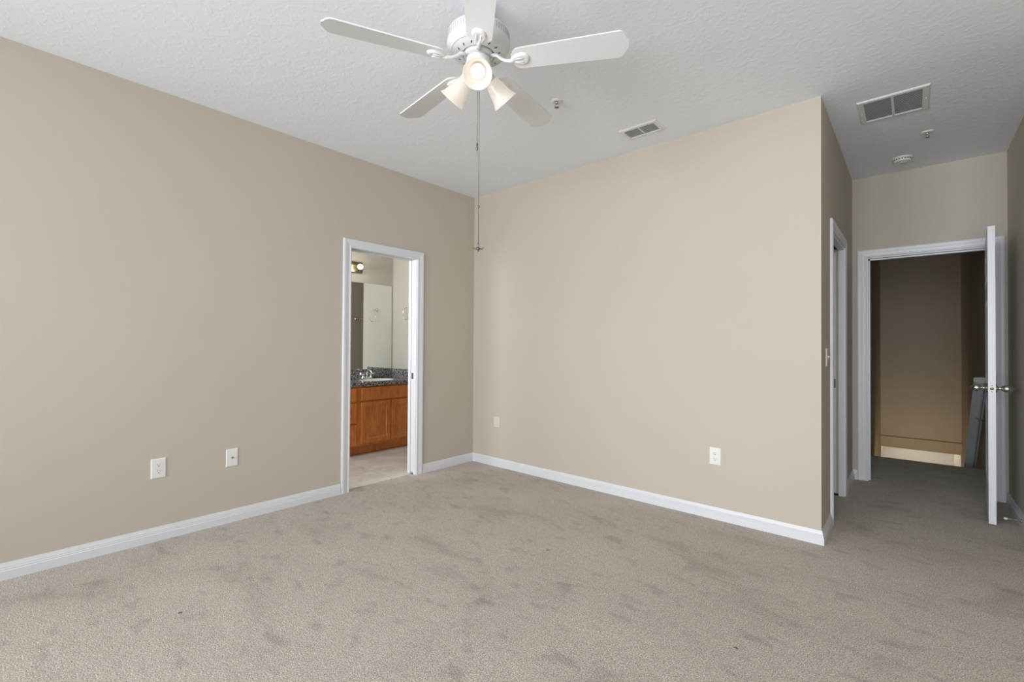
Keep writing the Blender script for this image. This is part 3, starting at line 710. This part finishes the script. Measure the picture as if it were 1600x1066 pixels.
# slab with an oval hole
def slab_hole(z, up):
    n = 48; outer = []; x0, x1, y0, y1 = XW+.001, XF+.026, V0-.01, YW-.0005
    vs = []; 
    for k in range(n):
        a = 2*PI*k/n; dx, dy = math.cos(a), math.sin(a)
        t = min([( (x1-SX)/dx if dx > 1e-9 else 1e9), ((x0-SX)/dx if dx < -1e-9 else 1e9), ((y1-SY)/dy if dy > 1e-9 else 1e9), ((y0-SY)/dy if dy < -1e-9 else 1e9)])
        vs.append((SX+dx*t, SY+dy*t, z))
    return vs
mb = MB(); n = 48
inn = lambda z, s=1: [(SX+SA*s*math.cos(2*PI*k/n), SY+SB*s*math.sin(2*PI*k/n), z) for k in range(n)]
corners = [(XW+.001, V0-.01), (XF+.026, V0-.01), (XF+.026, YW-.0005), (XW+.001, YW-.0005)]
top = slab_hole(.785, 1); bot = slab_hole(.7455, 0)
mb.add(inn(.785)+top, [(k, (k+1) % n, n+(k+1) % n, n+k) for k in range(n)])
mb.add(inn(.785)+inn(.7455), [(k, (k+1) % n, n+(k+1) % n, n+k) for k in range(n)])
mb.add(inn(.7455)+bot, [(k, (k+1) % n, n+(k+1) % n, n+k) for k in range(n)])
# front and end edges, corner fillers
x0, x1, y0, y1 = corners[0][0], corners[1][0], corners[0][1], corners[2][1]
mb.add([(x1, y0, .7455), (x1, y1, .7455), (x1, y1, .785), (x1, y0, .785)], [(0, 1, 2, 3)])
mb.add([(x0, y0, .7455), (x1, y0, .7455), (x1, y0, .785), (x0, y0, .785)], [(0, 1, 2, 3)])
def side_of(p):
    return 0 if abs(p[1]-y0) < 1e-6 else 1 if abs(p[0]-x1) < 1e-6 else 2 if abs(p[1]-y1) < 1e-6 else 3
for k in range(n):
    a_, b_ = top[k], top[(k+1) % n]
    if side_of(a_) != side_of(b_) or (abs(a_[0]-b_[0]) > 1e-6 and abs(a_[1]-b_[1]) > 1e-6):
        c2 = min(corners, key=lambda c: abs(c[0]-(a_[0]+b_[0])/2)+abs(c[1]-(a_[1]+b_[1])/2))
        mb.add([a_, b_, (c2[0], c2[1], .785)], [(0, 1, 2)])
Lc(mb).build('worktop', M['granite'], ct)
mb = MB(); mb.bevbox(XW+.001, XW+.021, V0-.01, YW-.001, .7855, .897, .002); Lc(mb).build('backsplash', M['granite'], ct)
mb = MB(); mb.bevbox(XW+.0215, XF+.02, YW-.021, YW-.001, .7855, .897, .002); Lc(mb).build('backsplash', M['granite'], ct)
# sink
e = empty('sink', (SX, SY, .785), label='white oval basin set in the granite countertop', cat='sink')
mb = MB()
rings = [(1.03, .0005), (1.03, .002), (1.015, .003), (.985, .001), (.95, -.014), (.86, -.062), (.66, -.108), (.38, -.128), (.10, -.134)]
vs = []; n = 48
for s1, z in rings: vs += [(SA*s1*math.cos(2*PI*k/n), SB*s1*math.sin(2*PI*k/n), z) for k in range(n)]
mb.add(vs, [(i*n+k, i*n+(k+1) % n, (i+1)*n+(k+1) % n, (i+1)*n+k) for i in range(len(rings)-1) for k in range(n)]+[list(range(8*n, 9*n))], True)
mb.build('basin', M['porcelain'], e)
mb = MB(); mb.lathe([(.001, -.131), (.020, -.131), (.022, -.134), (.001, -.134)], 20); mb.build('drain', M['chrome'], e)
# faucet
e = empty('faucet', (-4.990, 3.045, .786), label='chrome two-handle faucet behind the bathroom basin', cat='faucet')
mb = MB(); n = 28; rings = [(1, 0), (1, .010), (.9, .016), (.3, .020)]; vs = []
for s1, z in rings: vs += [(.025*s1*math.cos(2*PI*k/n), .078*s1*math.sin(2*PI*k/n), z) for k in range(n)]
mb.add(vs, [(i*n+k, i*n+(k+1) % n, (i+1)*n+(k+1) % n, (i+1)*n+k) for i in range(3) for k in range(n)]+[list(range(3*n, 4*n)), list(range(n))], True)
mb.build('base_plate', M['chrome'], e)
mb = MB(); mb.tube([(0, 0, .012), (0, 0, .060), (.008, 0, .092), (.035, 0, .108), (.075, 0, .100), (.105, 0, .078), (.110, 0, .064)], [.016, .013, .012, .0115, .011, .010, .010], 14); mb.build('spout', M['chrome'], e)
for s1 in (-1, 1):
    mb = MB(); mb.lathe([(.018, .012), (.014, .030), (.011, .045), (.015, .050), (.014, .058), (.001, .062)], 20, Matrix.Translation((0, s1*.052, 0)), False, False)
    mb.tube([(0, s1*.052, .052), (.010, s1*.078, .060), (.018, s1*.098, .066)], [.006, .006, .008], 10); mb.build('handle', M['chrome'], e)
# mirror
mb = MB(); mb.box(XW+.001, XW+.006, V0, YW-.020, .898, 1.952); 
o = mb.build('wall_mirror', M['mirror'], loc=(XW+.003, 2.7, .898)); tag(o, 'frameless mirror on the bathroom wall above the vanity', 'mirror')
# vanity light
e = empty('vanity_light', (XW, 2.71, 2.13), label='bright metal globe light bar above the bathroom mirror', cat='wall light')
m_, nt_, b__ = nodes('brass_tinted_metal'); b__.inputs['Base Color'].default_value = (.42, .38, .22, 1); b__.inputs['Metallic'].default_value = 1; b__.inputs['Roughness'].default_value = .22
mb = MB(); mb.bevbox(.001, .028, -.301, .301, -.066, .066, .006); mb.build('light_bar', m_, e)
for k in range(4):
    y = .232-.155*k
    mb = MB(); mb.lathe([(.024, .026), (.024, .034), (.017, .040), (.017, .050)], 20, Matrix.Translation((0, y, 0)) @ Matrix.Rotation(PI/2, 4, 'Y'), False, True); so = mb.build('lamp_socket', m_, e)
    mb = MB(); mb.sphere((.083, y, 0), .036, 24, 14); mb.build('light_bulb', M['vbulb'], so)
    l = bpy.data.lights.new('vanity_bulb_light', 'POINT'); l.energy = .7; l.color = (1, .92, .78); l.shadow_soft_size = .04
    lo = bpy.data.objects.new('vanity_bulb_light', l); COL.objects.link(lo); lo.location = (XW+.16, 2.71+y, 2.13)
# towel ring
e = empty('towel_ring', (-4.693, YW, 1.665), label='chrome towel ring on the wall at the end of the vanity', cat='towel ring')
mb = MB(); mb.lathe([(.001, 0), (.026, 0), (.026, .006), (.016, .012), (.010, .020), (.010, .045), (.013, .050), (.010, .056), (.001, .057)], 24, Matrix.Rotation(PI/2, 4, 'X'), True, False); mb.build('mounting_post', M['chrome'], e)
mb = MB(); mb.tube([(-.0+.078*math.sin(2*PI*k/40), -.048-.03*(1-math.cos(2*PI*k/40))*.3, -.078+.078*math.cos(2*PI*k/40)) for k in range(40)], .0042, 8, closed=True); mb.build('ring', M['chrome'], e)
# towel bar on the far end of the door wall (seen in the mirror)
e = empty('towel_bar', (XBO, 3.80, 1.60), label='dark towel bar on the bathroom door wall, seen in the mirror', cat='towel bar')
for y in (0, .46):
    mb = MB(); mb.lathe([(.001, 0), (.024, 0), (.024, .006), (.011, .012), (.011, .055), (.016, .062), (.001, .066)], 20, Matrix.Translation((0, y, 0)) @ Matrix.Rotation(-PI/2, 4, 'Y'), True, False); mb.build('mounting_post', M['nickel'], e)
mb = MB(); mb.tube([(-.052, 0, 0), (-.052, .46, 0)], .008, 10); mb.build('bar', M['nickel'], e)

# ------------------------------------------------------------------ handrail on the stairwell wall
e = hr = empty('stair_handrail', (.44, 6.05, .80), label='grey painted handrail sloping down the stairwell beyond the open door', cat='handrail')
p0 = Vector((.462, 6.03, .905)); p1 = Vector((.462, 9.3, -1.92)); d = (p1-p0).normalized(); side = Vector((1, 0, 0)); nn = side.cross(d).normalized()
if nn.z < 0: nn = -nn
RW = .046
prof = [(-RW, -.020), (-RW, .004), (-RW+.006, .016), (-.010, .021), (.010, .021), (RW-.006, .016), (RW, .004), (RW, -.020), (.014, -.040), (-.014, -.040)]
o_ = Vector((.44, 6.05, .80))
mb = MB(); mb.prism(prof, lambda a, b_, t: tuple(p0-o_+side*a+nn*b_+d*t), 0, (p1-p0).length); mb.build('rail', M['rail'], hr)
mb = MB(); mb.prism([(a*1.04, b_*1.04) for a, b_ in prof], lambda a, b_, t: tuple(p0-o_+side*a+nn*b_+d*t), -.012, 0); mb.build('end_cap', M['ventwhite'], hr)
mb = MB(); mb.prism([(.026, -.030), (.026, .0185), (.031, .0185), (.031, -.030)], lambda a, b_, t: tuple(p0-o_+side*a+nn*b_*1.06+d*t), .0, (p1-p0).length); mb.build('groove_shade_strip', M['railshade'], hr)  # thin dark strip drawn as the groove's shade
for t in (.55, 1.9, 3.3):
    q = p0+d*t-o_
    wall_x = XR-.0005-o_.x
    mb = MB(); mb.tube([q-nn*.038, q-nn*.060+Vector((.02, 0, 0)), Vector((wall_x-.004, q.y, q.z-.075))], .0065, 8)
    mb.lathe([(.001, 0), (.022, 0), (.022, .005), (.001, .006)], 18, Matrix.Translation((wall_x, q.y, q.z-.075)) @ Matrix.Rotation(-PI/2, 4, 'Y'), True, False)
    mb.build('wall_bracket', M['nickel'], hr)

# ------------------------------------------------------------------ spring door stop on the right baseboard
e = empty('door_stop', (XR-.0145, 4.535, .052), label='spring door stop with white tip low on the right wall', cat='door stop')
mb = MB(); mb.lathe([(.001, 0), (.010, 0), (.009, .006), (.005, .008)], 16, Matrix.Rotation(-PI/2, 4, 'Y'), True, False)
pts = []
for k in range(260):
    a = 2*PI*k/13; pts.append((-.006-.062*k/259, .0042*math.cos(a), .0042*math.sin(a)))
mb.tube(pts, .0009, 5); mb.build('spring', M['nickel'], e)
mb = MB(); mb.lathe([(.001, .066), (.0062, .066), (.0075, .070), (.0075, .080), (.005, .084), (.0005, .085)], 16, Matrix.Rotation(-PI/2, 4, 'Y'), False, False); mb.build('rubber_tip', M['plastic'], e)['label'] = 'white rubber tip'
# lint specks on the carpet
for x, y, sz, a, lb in ((-1.611, 2.173, .012, .6, 'tiny dark speck of lint in the middle of the open carpet'), (-.534, 1.970, .010, .1, 'tiny dark lint speck on the carpet in front of the passage corner'), (-2.451, .581, .008, 1.1, 'tiny dark lint speck on the carpet near the left wall')):
    mb = MB(); ca, sa = math.cos(a), math.sin(a)
    mb.tube([(-sz*ca, -sz*sa, .002), (0, 0, .005), (sz*ca*.9, sz*sa*1.1, .003)], [.001, .0022, .0008], 6)
    o = mb.build('lint_speck', M['slot']); o.location = (x, y, .0)
    tag(o, lb, 'lint', 'lint specks on the carpet')
